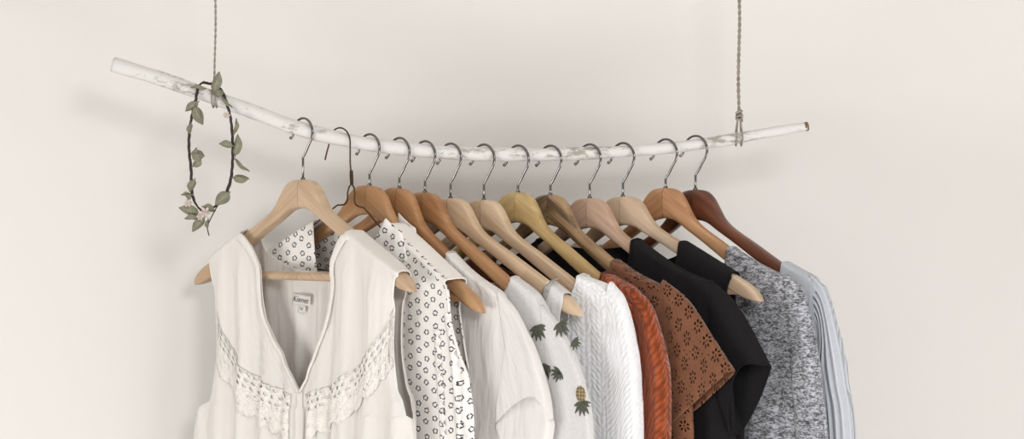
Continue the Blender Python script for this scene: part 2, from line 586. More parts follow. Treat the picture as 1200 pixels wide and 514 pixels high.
def leaf(p0, p1, w, tilt=.3, Y=-.017, curl=.2):
    """leaf from its base pixel to its tip pixel"""
    a, b_ = at(p0[0], p0[1], Y), at(p1[0], p1[1], Y - .005)
    d = b_ - a; L = d.length; d.normalize()
    side = d.cross(Vector((0, 1, 0))).normalized()
    side = (side * math.cos(tilt) + Vector((0, 1, 0)) * math.sin(tilt)).normalized()
    nrm = side.cross(d).normalized()
    mb = MB(); N = 12
    rows = []
    mb.tube([a - w0 - d * .002, a - w0 + d * L * .1], .0007, seg=5)
    for i in range(N + 1):
        t = i / N
        ww = w * (math.sin(PI * min(1, t ** .8)) ** .8 * (1 - .25 * t) + .02)
        row = []
        for j in range(-3, 4):
            q = j / 3
            p = a + d * L * t + side * ww * q + nrm * (abs(q) ** 1.5 * ww * .45 - curl * L * (t - .4) ** 2 + .0008 * math.sin(t * 9 + q * 4))
            row.append(p - w0)
        rows.append(row)
    base = len(mb.v)
    mb.grid(rows)
    for i in range(N + 1):
        for j in range(7):
            mb.uv[base + i * 7 + j] = (i / N, (j - 3) / 3)
    mb.build('leaf', leaf_m, wr, solid=.0006)


P2 = lambda x, y: (200 + x / 2.508, 75 + y / 2.508)
for a, b_, w, t in [
    (P2(125, 80), P2(145, 22), .0075, .2), (P2(130, 75), P2(158, 88), .0058, .5), (P2(100, 72), P2(58, 66), .0045, .9),
    (P2(80, 112), P2(42, 138), .0062, .5), (P2(70, 125), P2(94, 180), .0080, .3), (P2(60, 175), P2(54, 206), .0050, .8),
    (P2(62, 262), P2(100, 272), .0095, .4), (P2(66, 300), P2(92, 276), .0065, .5), (P2(64, 262), P2(78, 246), .0042, .7), (P2(70, 340), P2(54, 376), .0064, .6),
    (P2(62, 384), P2(30, 382), .0040, .9), (P2(56, 400), P2(44, 382), .0050, .7), (P2(82, 440), P2(24, 420), .0080, .3), (P2(80, 452), P2(40, 452), .0052, .7),
    (P2(98, 452), P2(62, 492), .0068, .4), (P2(128, 430), P2(92, 416), .0062, .6), (P2(172, 378), P2(130, 414), .0090, .2), (P2(110, 458), P2(106, 484), .0040, .8),
    (P2(182, 240), P2(142, 232), .0058, .4), (P2(190, 268), P2(200, 205), .0072, .4), (P2(186, 205), P2(196, 160), .0050, .8),
    (P2(190, 280), P2(230, 318), .0045, 1.0), (P2(184, 334), P2(232, 338), .0066, .3), (P2(150, 95), P2(180, 130), .0036, 1.0)]:
    leaf(a, b_, w, t)
for px, py, r in [(P2(102, 436)[0], P2(102, 436)[1], .0075), (P2(88, 448)[0], P2(88, 448)[1], .005), (P2(52, 408)[0], P2(52, 408)[1], .0055), (P2(165, 150)[0], P2(165, 150)[1], .005)]:
    c = at(px, py, -.021) - w0
    mb = MB()
    for k in range(6):
        a = 2 * PI * k / 6
        rows = []
        for i in range(5):
            t = i / 4
            rows.append([c + Vector((math.cos(a + q * .5 * math.sin(PI * (t * .8 + .1))) * r * t, -.25 * r * (t * t) - .001 * k % 2, math.sin(a + q * .5 * math.sin(PI * (t * .8 + .1))) * r * t)) for q in (-1, 0, 1)])
        mb.grid(rows)
    mb.ball(c + Vector((0, -.001, 0)), r * .25)
    mb.build('flower', petal_m, wr, solid=.0004)

# ------------------------------------------------------------------ hangers
TOP = [(0, 0), (.012, .0006), (.022, .0035), (.031, .0105), (.040, .024), (.048, .036), (.058, .0455), (.074, .0555), (.1025, .0705), (.15, .097), (.19, .119), (.212, .1335), (.2225, .146)]
BOT = [(0, .039), (.02, .043), (.04, .054), (.07, .0705), (.1, .0885), (.15, .1185), (.19, .1415), (.21, .149), (.2225, .1515)]
LARM = .2225
def interp(tab, x):
    if x <= tab[0][0]: return tab[0][1]
    for (x0, y0), (x1, y1) in zip(tab, tab[1:]):
        if x <= x1: return y0 + (y1 - y0) * (x - x0) / (x1 - x0)
    (x0, y0), (x1, y1) = tab[-2:]
    return y1 + (y1 - y0) * (x - x1) / (x1 - x0)
def smooth_tab(tab):
    c = catmull([(a, b_, 0) for a, b_ in tab], 90)
    return [(p.x, p.y) for p in c]
TOPS, BOTS = smooth_tab(TOP), smooth_tab(BOT)


class Hang:
    """frame of one hanger: X along the arms (towards the room on the right), -Y the front"""
    def __init__(s, px, py, yaw, roll=0.0, bow=.06, vs=1.0, hs=1.0, Y=0.0, L=LARM):
        s.L = L; s.A = at(px, py, Y); s.px, s.py = px, py
        s.th = math.radians(yaw); s.roll = math.radians(roll); s.bow = bow; s.vs, s.hs = vs, hs
        s.ex = Vector((math.cos(s.th), -math.sin(s.th), 0)); s.ey = Vector((math.sin(s.th), math.cos(s.th), 0))

    def rot(s, x, z):
        c, n = math.cos(s.roll), math.sin(s.roll)
        return x * c + z * n, -x * n + z * c

    def yb(s, x): return -s.bow * (math.sqrt(x * x + .0004) - .02)

    def top(s, x):
        # top edge height at x with the tilt
        xx = x / math.cos(s.roll)
        z = -interp(TOPS, abs(xx) / s.hs) * s.vs
        for _ in range(4):
            X_, Z_ = s.rot(xx, z); xx += x - X_
            z = -interp(TOPS, abs(xx) / s.hs) * s.vs
        return s.rot(xx, z)[1]

    def loc(s, px, py, off=0.0):
        """pixel -> (x, z) on the hanger's own vertical plane, off metres in front of it"""
        d = Vector(((px - 600) / FPX, 1.0, (257 - py) / FPX))
        x = 0.0
        for _ in range(4):
            y = s.yb(x) - off
            O = s.A + s.ey * y
            t = (O - CAM).dot(s.ey) / d.dot(s.ey)
            p = CAM + d * t - s.A
            x = p.dot(s.ex)
        return x, p.z

    def out(s, pts, off=0.0): return [s.loc(x, y, off) for x, y in pts]


def build_hanger(h, name, mat, label, group='wooden hangers on the branch', bar=True, sharp=4.0, thick=.0085, tipthick=.0095, hook=True):
    root = empty(name, h.A, -h.th)
    tag(root, label, 'hanger', group)
    mb = MB(); N = 90; seg = 20
    rows = []
    for i in range(-N, N + 1):
        q = i / N
        s = h.L * (abs(q) ** 1.0) * (1 if q >= 0 else -1)
        a = abs(s)
        zt, zb = -interp(TOPS, a) * h.vs, -interp(BOTS, a) * h.vs
        f = 1.0
        e = (h.L - a)
        if e < .02: f = math.sqrt(max(0.0, 1 - ((.02 - e) / .02) ** 2)) * .96 + .04
        zm, hh = (zt + zb) / 2, (zt - zb) / 2
        zm = zb + hh * (.8 + .2 * f) if e < .02 else zm
        hh *= (.35 + .65 * f) if e < .02 else 1
        ty = (thick + (tipthick - thick) * (a / h.L)) * (.4 + .6 * f)
        row = []
        for j in range(seg):
            t = 2 * PI * j / seg
            c, n = math.cos(t), math.sin(t)
            y = ty * math.copysign(abs(c) ** (2 / sharp), c)
            z = zm + hh * math.copysign(abs(n) ** (2 / (sharp + 1)), n)
            x_, z_ = h.rot(s * h.hs, z)
            row.append(Vector((x_, y + h.yb(s * h.hs), z_)))
        rows.append(row)
    mb.grid(rows, close=True)
    for base in (0, len(rows) - 1):
        mb.f.append(tuple(base * seg + j for j in range(seg))); mb.m.append(0)
    mb.build('arms', mat, root)
    if bar:
        mb = MB(); sx = .2 * h.hs
        z = -.134 * h.vs
        pts = []
        for i in range(21):
            x = -sx + 2 * sx * i / 20
            x_, z_ = h.rot(x, z)
            pts.append(Vector((x_, h.yb(sx) , z_)))
        mb.tube(pts, .0056, seg=12)
        mb.build('trouser_bar', mat, root)
    if hook:
        zr, rr, rp = rod_z(h.px)
        zr -= h.A.z
        R, wr_ = .0192, .00165
        zl, zh = rod_z(h.px - 12)[0], rod_z(h.px + 12)[0]
        zc = zr + rr + wr_ - R + .0015 + abs(zh - zl) * .34
        pts = [Vector((0, 0, -.012)), Vector((0, 0, zc - R - .0168))]
        pts += [Vector((.0001, 0, zc - R - .0148)), Vector((.0010, 0, zc - R - .0128)), Vector((.0062, 0, zc - R - .0062)), Vector((.0115, 0, zc - R * .88))]
        body = catmull(pts[1:] + [Vector((R * math.cos(math.radians(a)), 0, zc + R * math.sin(math.radians(a)))) for a in (-28, -8)], 24)
        arc = [Vector((R * math.cos(math.radians(a)), 0, zc + R * math.sin(math.radians(a)))) for a in range(0, 186, 6)]
        end = arc[-1]
        tail = [end + Vector((-.0012, 0, -.003)), end + Vector((-.0035, 0, -.0055)), end + Vector((-.0055, 0, -.0065))]
        mb = MB()
        mb.tube([pts[0]] + body + arc + tail, wr_, seg=10)
        mb.ball(tail[-1], .0023)
        mb.build('hook', steel_m, root)
        mb = MB(); mb.tube([Vector((0, 0, -.003)), Vector((0, 0, .0012)), Vector((0, 0, .002))], .0032, seg=12); mb.build('ferrule', steel_m, root)
    return root


W = {
    'h1': wood_mat('pale_beech', (204, 178, 150), (184, 154, 124), seed=.3, half_shade=.02),
    'h3': wood_mat('honey_beech', (188, 148, 106), (166, 122, 82), seed=1.3, half_shade=.06),
    'h4': wood_mat('amber_wood', (176, 130, 88), (146, 100, 62), seed=2.3, half_shade=.03),
    'h5': wood_mat('amber_beech', (182, 136, 94), (154, 108, 70), seed=3.3, half_shade=.03),
    'h6': wood_mat('cream_wood', (212, 186, 156), (194, 164, 132), seed=4.3, half_shade=.05),
    'h7': wood_mat('pale_oak', (212, 188, 158), (190, 160, 130), seed=5.3, half_shade=.07),
    'h8': wood_mat('yellow_pine', (204, 180, 130), (178, 148, 98), seed=6.3, half_shade=.06),
    'h9': wood_mat('weathered_walnut', (164, 134, 98), (82, 62, 44), seed=7.3, half_shade=.08, strong=True),
    'h10': wood_mat('pinkish_beech', (204, 176, 154), (184, 152, 128), seed=8.3, half_shade=.08),
    'h11': wood_mat('light_beech', (204, 180, 154), (186, 158, 130), seed=9.3, half_shade=.04),
    'h12': wood_mat('golden_cedar', (194, 148, 108), (168, 120, 82), seed=10.3, half_shade=.06),
    'h13': wood_mat('mahogany', (112, 66, 46), (82, 45, 30), seed=11.3, half_shade=.05, rough=.35),
}
YAW, BOW = 42, .03
H = {
    1: Hang(355, 210, YAW + 1, 0, BOW, vs=.965, hs=.985),
    3: Hang(433, 217, YAW, 4, BOW, vs=.99, hs=1.01),
    4: Hang(468, 220, YAW, 6, BOW, hs=.95, L=.174),
    5: Hang(498, 225, YAW, 2, BOW, hs=.97, L=.174),
    6: Hang(528, 232, YAW, 0, BOW, hs=1.05),
    7: Hang(567, 234, YAW, 0, BOW, hs=1.0, L=.174),
    8: Hang(607, 225, YAW, 1.5, BOW, vs=1.03, hs=.96, L=.174),
    9: Hang(645, 228, YAW, 1.5, BOW, vs=1.03, hs=.95, L=.174),
    10: Hang(691, 232, YAW, 0, BOW, hs=.97, L=.174),
    11: Hang(730, 230, YAW, -3, BOW, vs=.97),
    12: Hang(780, 220, YAW, 0, BOW, vs=1.03, hs=.95, L=.174),
    13: Hang(815, 222, YAW, -1, BOW, vs=1.03, hs=.95, L=.174),
}
HL = {
    1: ('frontmost pale beech hanger carrying the ivory lace blouse', True, 4.5),
    3: ('honey coloured hanger right behind the thin dark wire hanger', True, 3.0),
    4: ('orange brown hanger carrying the white tee with the turned sleeve', False, 3.0),
    5: ('orange brown hanger next before the two cream hangers', False, 3.0),
    6: ('plain cream hanger just after the orange brown hangers', True, 5.5),
    7: ('pale oak hanger carrying the white textured knit', False, 5.5),
    8: ('yellowish pine hanger between pale oak and dark streaked hangers', False, 3.2),
    9: ('weathered grey brown hanger with dark streaked grain', False, 3.2),
    10: ('pinkish beech hanger carrying the black top with loose sleeve', False, 5.5),
    11: ('light beech hanger with its tip poking out of the black sleeveless top', True, 5.0),
    12: ('golden brown hanger carrying the heather grey knit', False, 3.6),
    13: ('dark reddish brown hanger, last one on the branch', False, 3.0),
}
for k, h in H.items():
    build_hanger(h, 'wooden_hanger', W['h%d' % k], HL[k][0], bar=HL[k][1], sharp=HL[k][2],
                 thick=.0075 if k != 1 else .0095, tipthick=.0075 if k != 1 else .0095)

# the wire hanger
hw_th = math.radians(43)
rp = rod_z(398)[2]
hw = Hang(413, 214, YAW, 4, BOW, Y=0)
hw.A = rp + hw.ex * .0235
hw.A.z = at(413, 214, hw.A.y).z
root = empty('wire_hanger', hw.A, -hw.th)
tag(root, 'thin dark twisted wire hanger, second along the branch', 'hanger')
zr, rr, _ = rod_z(398); zr -= hw.A.z
R = .0205; zc = zr + rr + .0052 - R
mb = MB()
pts = [Vector((0, 0, 0)), Vector((-.001, 0, .012)), Vector((-.003, 0, .026)), Vector((-.0030, 0, zc - .004))]
arc = [Vector((-.0235 + R * math.cos(math.radians(a)), 0, zc + R * math.sin(math.radians(a)))) for a in range(0, 176, 8)]
tail = [arc[-1] + Vector((-.001, 0, -.006)), arc[-1] + Vector((-.005, 0, -.016)), arc[-1] + Vector((-.0085, 0, -.026))]
mb.tube(catmull(pts + arc[1:] + tail, 90), .0011, seg=8)
mb.build('hook', wire_m, root)
mb = MB()
for ph in (0, PI):
    mb.tube([Vector((-.001 * t + .0016 * math.cos(ph + t * 16), .0016 * math.sin(ph + t * 16), -.001 + .017 * t)) for t in [i / 40 for i in range(41)]], .0012, seg=6)
mb.build('twist', wire_m, root)
mb = MB()
half = [(0, -.001), (.0045, -.006), (.0068, -.014), (.0068, -.023), (.011, -.029), (.02, -.031), (.028, -.033), (.06, -.055), (.10, -.081), (.14, -.106), (.147, -.112), (.143, -.117), (.13, -.119), (.07, -.12), (0, -.12)]
loop = [(x, z) for x, z in half] + [(-x, z) for x, z in half[::-1][1:]]
loop = [Vector((hw.rot(x, z)[0], hw.yb(x), hw.rot(x, z)[1])) for x, z in loop]
mb.tube(catmull(loop, 180), .0011, seg=8)
mb.build('frame', wire_m, root)

# ------------------------------------------------------------------ garments
def poly_x(pts, z):
    """x at height z on a polyline running downwards"""
    if z >= pts[0][1]: return pts[0][0]
    for (x0, z0), (x1, z1) in zip(pts, pts[1:]):
        if z >= z1: return x0 + (x1 - x0) * (z - z0) / (z1 - z0)
    (x0, z0), (x1, z1) = pts[-2:]
    return x1


def resample(pts, n, power=1.0):
    """n+1 points along a polyline, denser at its start when power > 1"""
    d = [0]
    for a, b_ in zip(pts, pts[1:]): d.append(d[-1] + math.hypot(b_[0] - a[0], b_[1] - a[1]))
    out = []
    for i in range(n + 1):
        t = (i / n) ** power * d[-1]
        for k in range(len(pts) - 1):
            if t <= d[k + 1] + 1e-12:
                f = (t - d[k]) / max(1e-9, d[k + 1] - d[k])
                out.append((pts[k][0] + (pts[k + 1][0] - pts[k][0]) * f, pts[k][1] + (pts[k + 1][1] - pts[k][1]) * f))
                break
        else: out.append(pts[-1])
    return out


def sm(pts, n=60):
    return [(p.x, p.y) for p in catmull([(a, b_, 0) for a, b_ in pts], n)]


DTOP = (0, .0004, .0010, .0020, .0036, .0056)
SHAPE = [(0, 0), (.0004, .5), (.0010, .76), (.0020, .92), (.0036, 1.0), (.0056, 1.0)]
ORDER = [1, 3, 4, 5, 6, 7, 8, 9, 10, 11, 12, 13]


def room(h):
    """half the free gap to the neighbours in front and behind, across the hanger's plane"""
    k = [k for k in ORDER if H[k] is h][0]; i = ORDER.index(k)
    f = .042 if i == 0 else (.0350 if i == 1 else (H[ORDER[i]].A - H[ORDER[i - 1]].A).dot(h.ey) / 2)
    b = .05 if i == len(ORDER) - 1 else (H[ORDER[i + 1]].A - H[ORDER[i]].A).dot(h.ey) / 2
    if i == 0: b = .0215
    return f - .0021, b - .0021


class Garment:
    """Body of front and back half-panels in the hanger's frame.
    neck: (xl, xr) where cloth leaves the arm; zf/zb centre neck height front/back;
    outR/outL: outlines [(x, z)...] from shoulder end down to the hem"""
    def __init__(s, h, name, mat, label, cat, neckL, neckR, zf, zb, outR, outL, zbot=-.64, ht=.0115, hb=.016, gap=.35,
                 folds=((.003, .05, 0), (.002, .023, 1.3)), seed=0.0, wood=.0078, neckfR=None, neckfL=None, xc=0.0, lift=.0034, group=None, colp=4.0, front=1.0, solid=.001, na=34, nb=54, cap_z=9.0, roof=0, mat2=None, outRf=None):
        s.h, s.seed, s.folds, s.ht, s.hb, s.gap, s.zbot, s.lift, s.colp, s.front, s.wood = h, seed, folds, ht, hb, gap, zbot, lift, colp, front, wood
        s.root = empty(name, h.A, -h.th)
        tag(s.root, label, cat, group)
        s.lf, s.lb = room(h)
        s.cap = min(cap_z, -.22)
        s.edge, s.inner = {}, {}
        s.tip = None
        if cap_z > 0:                              # sleeved: the shoulder runs on straight past the end of the arm
            xt, zt = outR[0]
            s.tip = (xt, max(0.0, zt - h.top(xt)))
        mb = MB()
        def half(sgn, nx, out, side, z_c, neck_curve):
            # inner edge
            nz = s.top(nx) + lift
            if neck_curve is None:
                m = []
                for i in range(13):
                    t = i / 12
                    a = t * PI / 2
                    m.append((xc + (nx - xc) * math.cos(a) ** .85, z_c + (nz - z_c) * (1 - math.sin(a) ** 1.05)))
                neck_curve = m
            else:
                neck_curve = [(nx, nz)] + list(neck_curve)
            N1, N2 = 20, nb
            zc_ = neck_curve[-1][1]; xc_ = neck_curve[-1][0]
            inn = resample(neck_curve, N1, 1.7)
            inn += [(xc_ + (xc - xc_) * 0, zc_ + (zbot - zc_) * (i / N2)) for i in range(1, N2 + 1)]
            oz0 = s.top(out[0][0]) + lift
            zbk = min(zc_, oz0 - .05)
            o1 = [p for p in out if p[1] > zbk]
            o1 = [(out[0][0], oz0)] + [p for p in o1[1:]] + [(poly_x(out, zbk), zbk)]
            ou = resample(o1, N1, 1.7)
            ou += [(poly_x(out, zbk + (zbot - zbk) * (i / N2)), zbk + (zbot - zbk) * (i / N2)) for i in range(1, N2 + 1)]
            rows = []
            a0, b0 = inn[0], ou[0]
            pre, last = [[] for _ in DTOP], []
            for r, (pi_, po) in enumerate(zip(inn, ou)):
                row = []
                for c in range(na + 1):
                    a = c / na
                    x = pi_[0] + (po[0] - pi_[0]) * a
                    z = pi_[1] + (po[1] - pi_[1]) * a
                    # follow the hanger's arm near the top
                    x0 = a0[0] + (b0[0] - a0[0]) * a
                    ch = a0[1] + (b0[1] - a0[1]) * a
                    w = max(0.0, 1 - r / (N1 * .9)) ** 1.5
                    z += (s.top(x0) + lift - ch) * w
                    if r == 0:
                        for k, dd in enumerate(DTOP): pre[k].append((x, z - dd, a, s.top(x0) + lift))
                    elif z > last[c] - .0005: z = last[c] - .0005
                    if r == 0: last.append(z - DTOP[-1])
                    else:
                        last[c] = z
                        row.append((x, z, a, s.top(x0) + lift))
                if r == 0: rows += pre
                else: rows.append(row)
            rows = [[Vector((x, s.y(x, z, a, max(0.0, t_ - z), side), z)) for x, z, a, t_ in row] for row in rows]
            for row in rows:                       # round the outer edge over to the seam
                e = row[-1]; yb = s.h.yb(e.x)
                shut = 1.0 if e.z < cap_z else 0.0
                for dx, fy in ((.0022, .86), (.0040, .52), (.0046, 0.0)):
                    row.append(Vector((e.x + sgn * dx * (.25 + .75 * shut), yb + (e.y - yb) * (fy if shut else 1 - .05 * (1 - fy)), e.z - .0006 * (1 - fy))))
            s.edge[(sgn, side)] = [r_[-4].copy() for r_ in rows]; s.inner[(sgn, side)] = [r_[0].copy() for r_ in rows]
            uvs = []
            for r, row in enumerate(rows):
                ur = []
                u = row[0].x
                for c, p in enumerate(row):
                    if c: u += (p - row[c - 1]).length * sgn
                    v = p.z if r == 0 else uvs[-1][c][1] - (p - rows[r - 1][c]).length
                    ur.append((u, v))
                uvs.append(ur)
            if (sgn > 0) != (side < 0): rows = [r[::-1] for r in rows]; uvs = [r[::-1] for r in uvs]
            mb.grid(rows, uvs=uvs, krow=(lambda i: 1 if i < roof else 0) if roof else None)
        half(1, neckR, outRf or outR, -1, zf, neckfR); half(-1, neckL, outL, -1, zf, neckfL)
        half(1, neckR, outR, 1, zb, None); half(-1, neckL, outL, 1, zb, None)
        s.body = mb.build('body', [mat, mat2] if roof else mat, s.root, solid=solid)
        bm = bmesh.new(); bm.from_mesh(s.body.data)
        bmesh.ops.remove_doubles(bm, verts=bm.verts, dist=.00015)
        bm.to_mesh(s.body.data); bm.free()
        for p in s.body.data.polygons: p.use_smooth = True
        s.bvh = BVHTree.FromPolygons([v.co.copy() for v in s.body.data.vertices], [tuple(p.vertices) for p in s.body.data.polygons])

    def top(s, x):
        z = s.h.top(x)
        if s.tip and abs(x) > .11:
            t = (abs(x) - .11) / (s.tip[0] - .11)
            z += .62 * s.tip[1] * min(t, 1.3) ** 2
        return z

    def y(s, x, z, a, d, side):
        lim = s.lf if side < 0 else s.lb
        hh = s.ht + (s.hb - s.ht) * min(1, max(0, (-z - .08) / .3))
        if side < 0: hh *= s.front
        pinch = interp(SHAPE, d) if d < .0056 else 1.0
        E = (max(0.0, 1 - a ** s.colp)) ** (1 / s.colp) * (1 - s.gap) + s.gap
        if z < s.cap: E *= 1 - .6 * min(1, (s.cap - z) / .1) * (a ** 6)
        f = 0
        xx = x + .014 * noise.noise(Vector((x * 10, z * 5, s.seed)))
        gr = min(1, d / .05) * (.55 + .45 * min(1, d / .3))
        for am, wl, ph in s.folds:
            t = 2 * PI * xx / wl + ph + s.seed + (0 if side < 0 else 1.7) + .35 * math.sin(z * 9 + ph)
            f += am * (math.sin(t) + .35 * math.sin(2 * t + 1))
        f += .0035 * noise.noise(Vector((x * 22, z * 6, s.seed + side * 3)))
        f *= gr * (1 - .7 * a ** 5) * (.25 + .75 * min(1, a * 3.5) if side < 0 and z > -.3 else 1)
        y = hh * E + f
        # stay clear of the wood
        low = -z - (-s.h.top(x)) if abs(x) < (s.h.L + .004) * s.h.hs else 1
        need = s.wood + .0012 if low < .034 else max(.003, (s.wood + .0012) * (1 - (low - .034) / .03))
        if side < 0 and s.front > 1.3: need = max(need, hh * (1 if low < .05 else max(.2, 1 - (low - .05) / .08)))
        y = max(y, need)
        # soft stop at the neighbour
        k = lim * .82
        if y > k: y = k + (lim - k) * (1 - math.exp(-(y - k) / (lim - k)))
        return s.h.yb(x) + side * y * pinch

    def surf(s, x, z, off=.0012, frm=-.2):
        hit = s.bvh.ray_cast(Vector((x, frm, z)), Vector((0, 1, 0)))[0]
        if hit is None:
            hit = s.bvh.find_nearest(Vector((x, -.02, z)))[0]
        return Vector((x, hit.y - off, z))

    def sleeve(s, rings, wy, mat, name='sleeve', off=0.0, n=46, folds=(.0025, 3, .4), tail=None, solid=.001, seed=0.0, yoff=0.0, slant=0.0):
        """rings: (left pixel, right pixel) pairs from shoulder to hem, or local points when given as 'L'"""
        L, R_ = [], []
        for a, b_ in rings:
            la, lb = s.h.loc(a[0], a[1], off), s.h.loc(b_[0], b_[1], off)
            L.append((la[0], 0, la[1])); R_.append((lb[0], 0, lb[1]))
        if tail is not None:
            dx = (L[-1][0] + R_[-1][0]) / 2
            L.append((L[-1][0] + tail[1], 0, tail[0])); R_.append((R_[-1][0] + tail[2], 0, tail[0]))
        Lc, Rc = catmull(L, n), catmull(R_, n)
        rows = []; SEG = 36
        tot = 0
        for i, (a, b_) in enumerate(zip(Lc, Rc)):
            c = (a + b_) / 2; hv = (b_ - a) / 2
            t = i / n
            ww = wy(t) if callable(wy) else wy
            row = []
            for j in range(SEG):
                p = 2 * PI * j / SEG
                cx, sy = math.cos(p), math.sin(p)
                am, fr, ph = folds
                k = math.sin(fr * 2 * PI * cx * .5 + ph + seed + .6 * math.sin(t * 5)) * am * min(1, t * 3) * abs(sy)
                k += .004 * noise.noise(Vector((cx * 1.2 + seed, t * 5, sy))) * min(1, t * 4) * abs(sy)
                k += .0028 * noise.noise(Vector((cx * 2.5 + t * 6 + seed, t * 13 - cx * 3, sy * 2 + seed))) * min(1, t * 4) * abs(sy)
                q = c + hv * math.copysign(abs(cx) ** .85, cx)
                yy = math.copysign(abs(sy) ** .7, sy) * ww
                Y_ = -yoff - yy - math.copysign(k, sy) * .8 - k * .2
                m_ = s.lf if Y_ < 0 else s.lb
                kk = m_ * .75
                if abs(Y_) > kk: Y_ = math.copysign(kk + (m_ - kk) * (1 - math.exp(-(abs(Y_) - kk) / (m_ - kk))), Y_)
                if slant:
                    c0 = (Lc[max(i - 2, 0)] + Rc[max(i - 2, 0)]) / 2
                    dr = (c - c0); dr = dr.normalized() if dr.length > 1e-6 else Vector()
                    q = q - dr * slant * t ** 2.5 * (.5 + .5 * sy) * (1 - cx * cx * .8)
                row.append(Vector((q.x, s.h.yb(q.x) + Y_, q.z)))
            rows.append(row)
        uvs = []
        for i, row in enumerate(rows):
            ur = []; u = 0
            for j, p in enumerate(row):
                if j: u += (p - row[j - 1]).length
                v = row[0].z if i == 0 else uvs[-1][j][1] - (p - rows[i - 1][j]).length
                ur.append((u, v))
            uvs.append(ur)
        mb = MB()
        mb.grid([r + [r[0]] for r in rows], uvs=[u + [(u[-1][0] + (r[0] - r[-1]).length, u[0][1])] for r, u in zip(rows, uvs)])
        o = mb.build(name, mat, s.root, solid=solid)
        bm = bmesh.new(); bm.from_mesh(o.data); bmesh.ops.remove_doubles(bm, verts=bm.verts, dist=.00005); bm.to_mesh(o.data); bm.free()
        return o, rows

    def arm_binding(s, sgn, zend, mat, r=.0011):
        f = [p for p in s.edge[(sgn, -1)] if p.z > zend]; b_ = [p for p in s.edge[(sgn, 1)] if p.z > zend]
        o = Vector((0, r * .6, 0))
        path = [b_[i] + o for i in range(len(b_) - 1, 0, -1)] + [f[0] + Vector((0, 0, r * .6))] + [f[i] - o for i in range(1, len(f))]
        mb = MB(); mb.tube(path, r, seg=8)
        return mb.build('armhole_binding', mat, s.root)

    def neck_binding(s, mat, r=.0016, depth=.07, name='neck_band', sides=(1, -1)):
        for sgn in sides:
            f = s.inner[(sgn, -1)]; b_ = s.inner[(sgn, 1)]
            f = [p for p in f if p.z > f[0].z - depth]; b_ = [p for p in b_ if p.z > b_[0].z - depth]
            def push(p, sd):
                y0 = s.h.yb(p.x); m_ = (s.lf if sd < 0 else s.lb) - r * .6
                return Vector((p.x + sgn * -.0004, y0 + sd * min(abs(p.y - y0) + r * .55, m_), p.z + r * .4))
            path = [push(b_[i], 1) for i in range(len(b_) - 1, 0, -1)] + [f[0] + Vector((0, 0, r))] + [push(f[i], -1) for i in range(1, len(f))]
            mb = MB(); mb.tube(path, r, seg=8)
            mb.build(name, mat, s.root)

    def ribbon(s, pts, width, mat, name, off=.001, n=60, wave=0.0, wl=.01, side=1, thick=.0012, inplane=True):
        """strip lying on the front surface along local (x, z) points"""
        c = catmull([(a, 0, b_) for a, b_ in pts], n)
        rows = []
        run = 0
        for i, p in enumerate(c):
            t = (c[min(i + 1, n)] - c[max(i - 1, 0)]).normalized()
            nr = Vector((-t.z, 0, t.x)) * side
            if i: run += (p - c[i - 1]).length
            row = []
            for j in range(5):
                q = j / 4 - .5
                pp = p + nr * width * q
                w = wave * math.sin(run * 2 * PI / wl) * (q + .5)
                sp = s.surf(pp.x, pp.z, off)
                row.append(sp + Vector((w * .3, -abs(w) * .2 + w * .8 - .0006 * (1 - 4 * q * q), 0)))
            rows.append(row)
        mb = MB(); mb.grid(rows)
        return mb.build(name, mat, s.root, solid=thick)


def mir(pts): return [(-x, z) for x, z in pts]


def tube_on(g, pts, r, mat, name, off=.001, n=60, seg=8):
    c = catmull([(a, 0, b_) for a, b_ in pts], n)
    mb = MB(); mb.tube([g.surf(p.x, p.z, off) for p in c], r, seg=seg)
    return mb.build(name, mat, g.root)


# ---- 1 ivory lace blouse
h = H[1]
off = .016
inR = h.out([(396, 288), (388, 309), (390, 338), (383, 384), (366, 433), (356, 458)], off)
inL = h.out([(296, 288), (308, 315), (309, 341), (317, 378), (338, 421), (356, 458)], off)
xc = inR[-1][0]
inL[-1] = inR[-1]
oR = h.out([(469, 303), (465, 330), (461, 378), (461, 416), (466, 453), (479, 508)], .006) 
oR += [(oR[-1][0] + .035, -.62)]
oL = h.out([(249, 303), (255, 347), (258, 389), (257, 426), (249, 466), (231, 503)], .006)
oL += [(oL[-1][0] - .03, -.62)]
nR, nL = h.loc(416, 272)[0], h.loc(293, 274)[0]
oR[0] = (oR[0][0], h.top(oR[0][0])); oL[0] = (oL[0][0], h.top(oL[0][0]))
g1 = Garment(h, 'lace_blouse', lace_white, 'ivory sleeveless blouse with lace yoke and open V neck', 'blouse', nL, nR, 0, h.loc(360, 318, -.012)[1],
             sm(oR), sm(oL), zbot=-.62, ht=.017, hb=.024, gap=.34, folds=((.0068, .050, .4), (.0026, .023, 2.0)), seed=1.0, cap_z=-.30, wood=.0098, neckfR=inR, neckfL=inL, xc=xc, na=46, nb=70)
# bound front edges of the neck opening
for pts, sd, nx in ((inR, 1, nR), (inL, -1, nL)):
    pp = [(nx, h.top(nx) + .004)] + pts
    c = catmull([(a, 0, b_) for a, b_ in pp], 70)
    rows = []
    for i, p in enumerate(c):
        t = (c[min(i + 1, 70)] - c[max(i - 1, 0)]).normalized()
        nr = Vector((-t.z, 0, t.x)) * sd
        hit = g1.bvh.find_nearest(Vector((p.x, -.02 if p.z < h.top(p.x) - .006 else -.004, p.z)))[0]
        wd = .013 * max(.22, 1 - (i / 70) ** .7 * .78)
        rows.append([Vector((hit.x + nr.x * wd * q, min(hit.y, (h.yb(p.x) - .0146) * min(1, i / 1.5)) - .0022 - .0022 * math.sin(PI * (.12 + .76 * q)), p.z + nr.z * wd * q)) for q in (-.06, .15, .4, .65, .85, 1)])
    mb = MB(); mb.grid(rows)
    mb.build('collar_band', lace_white, g1.root, solid=.001)
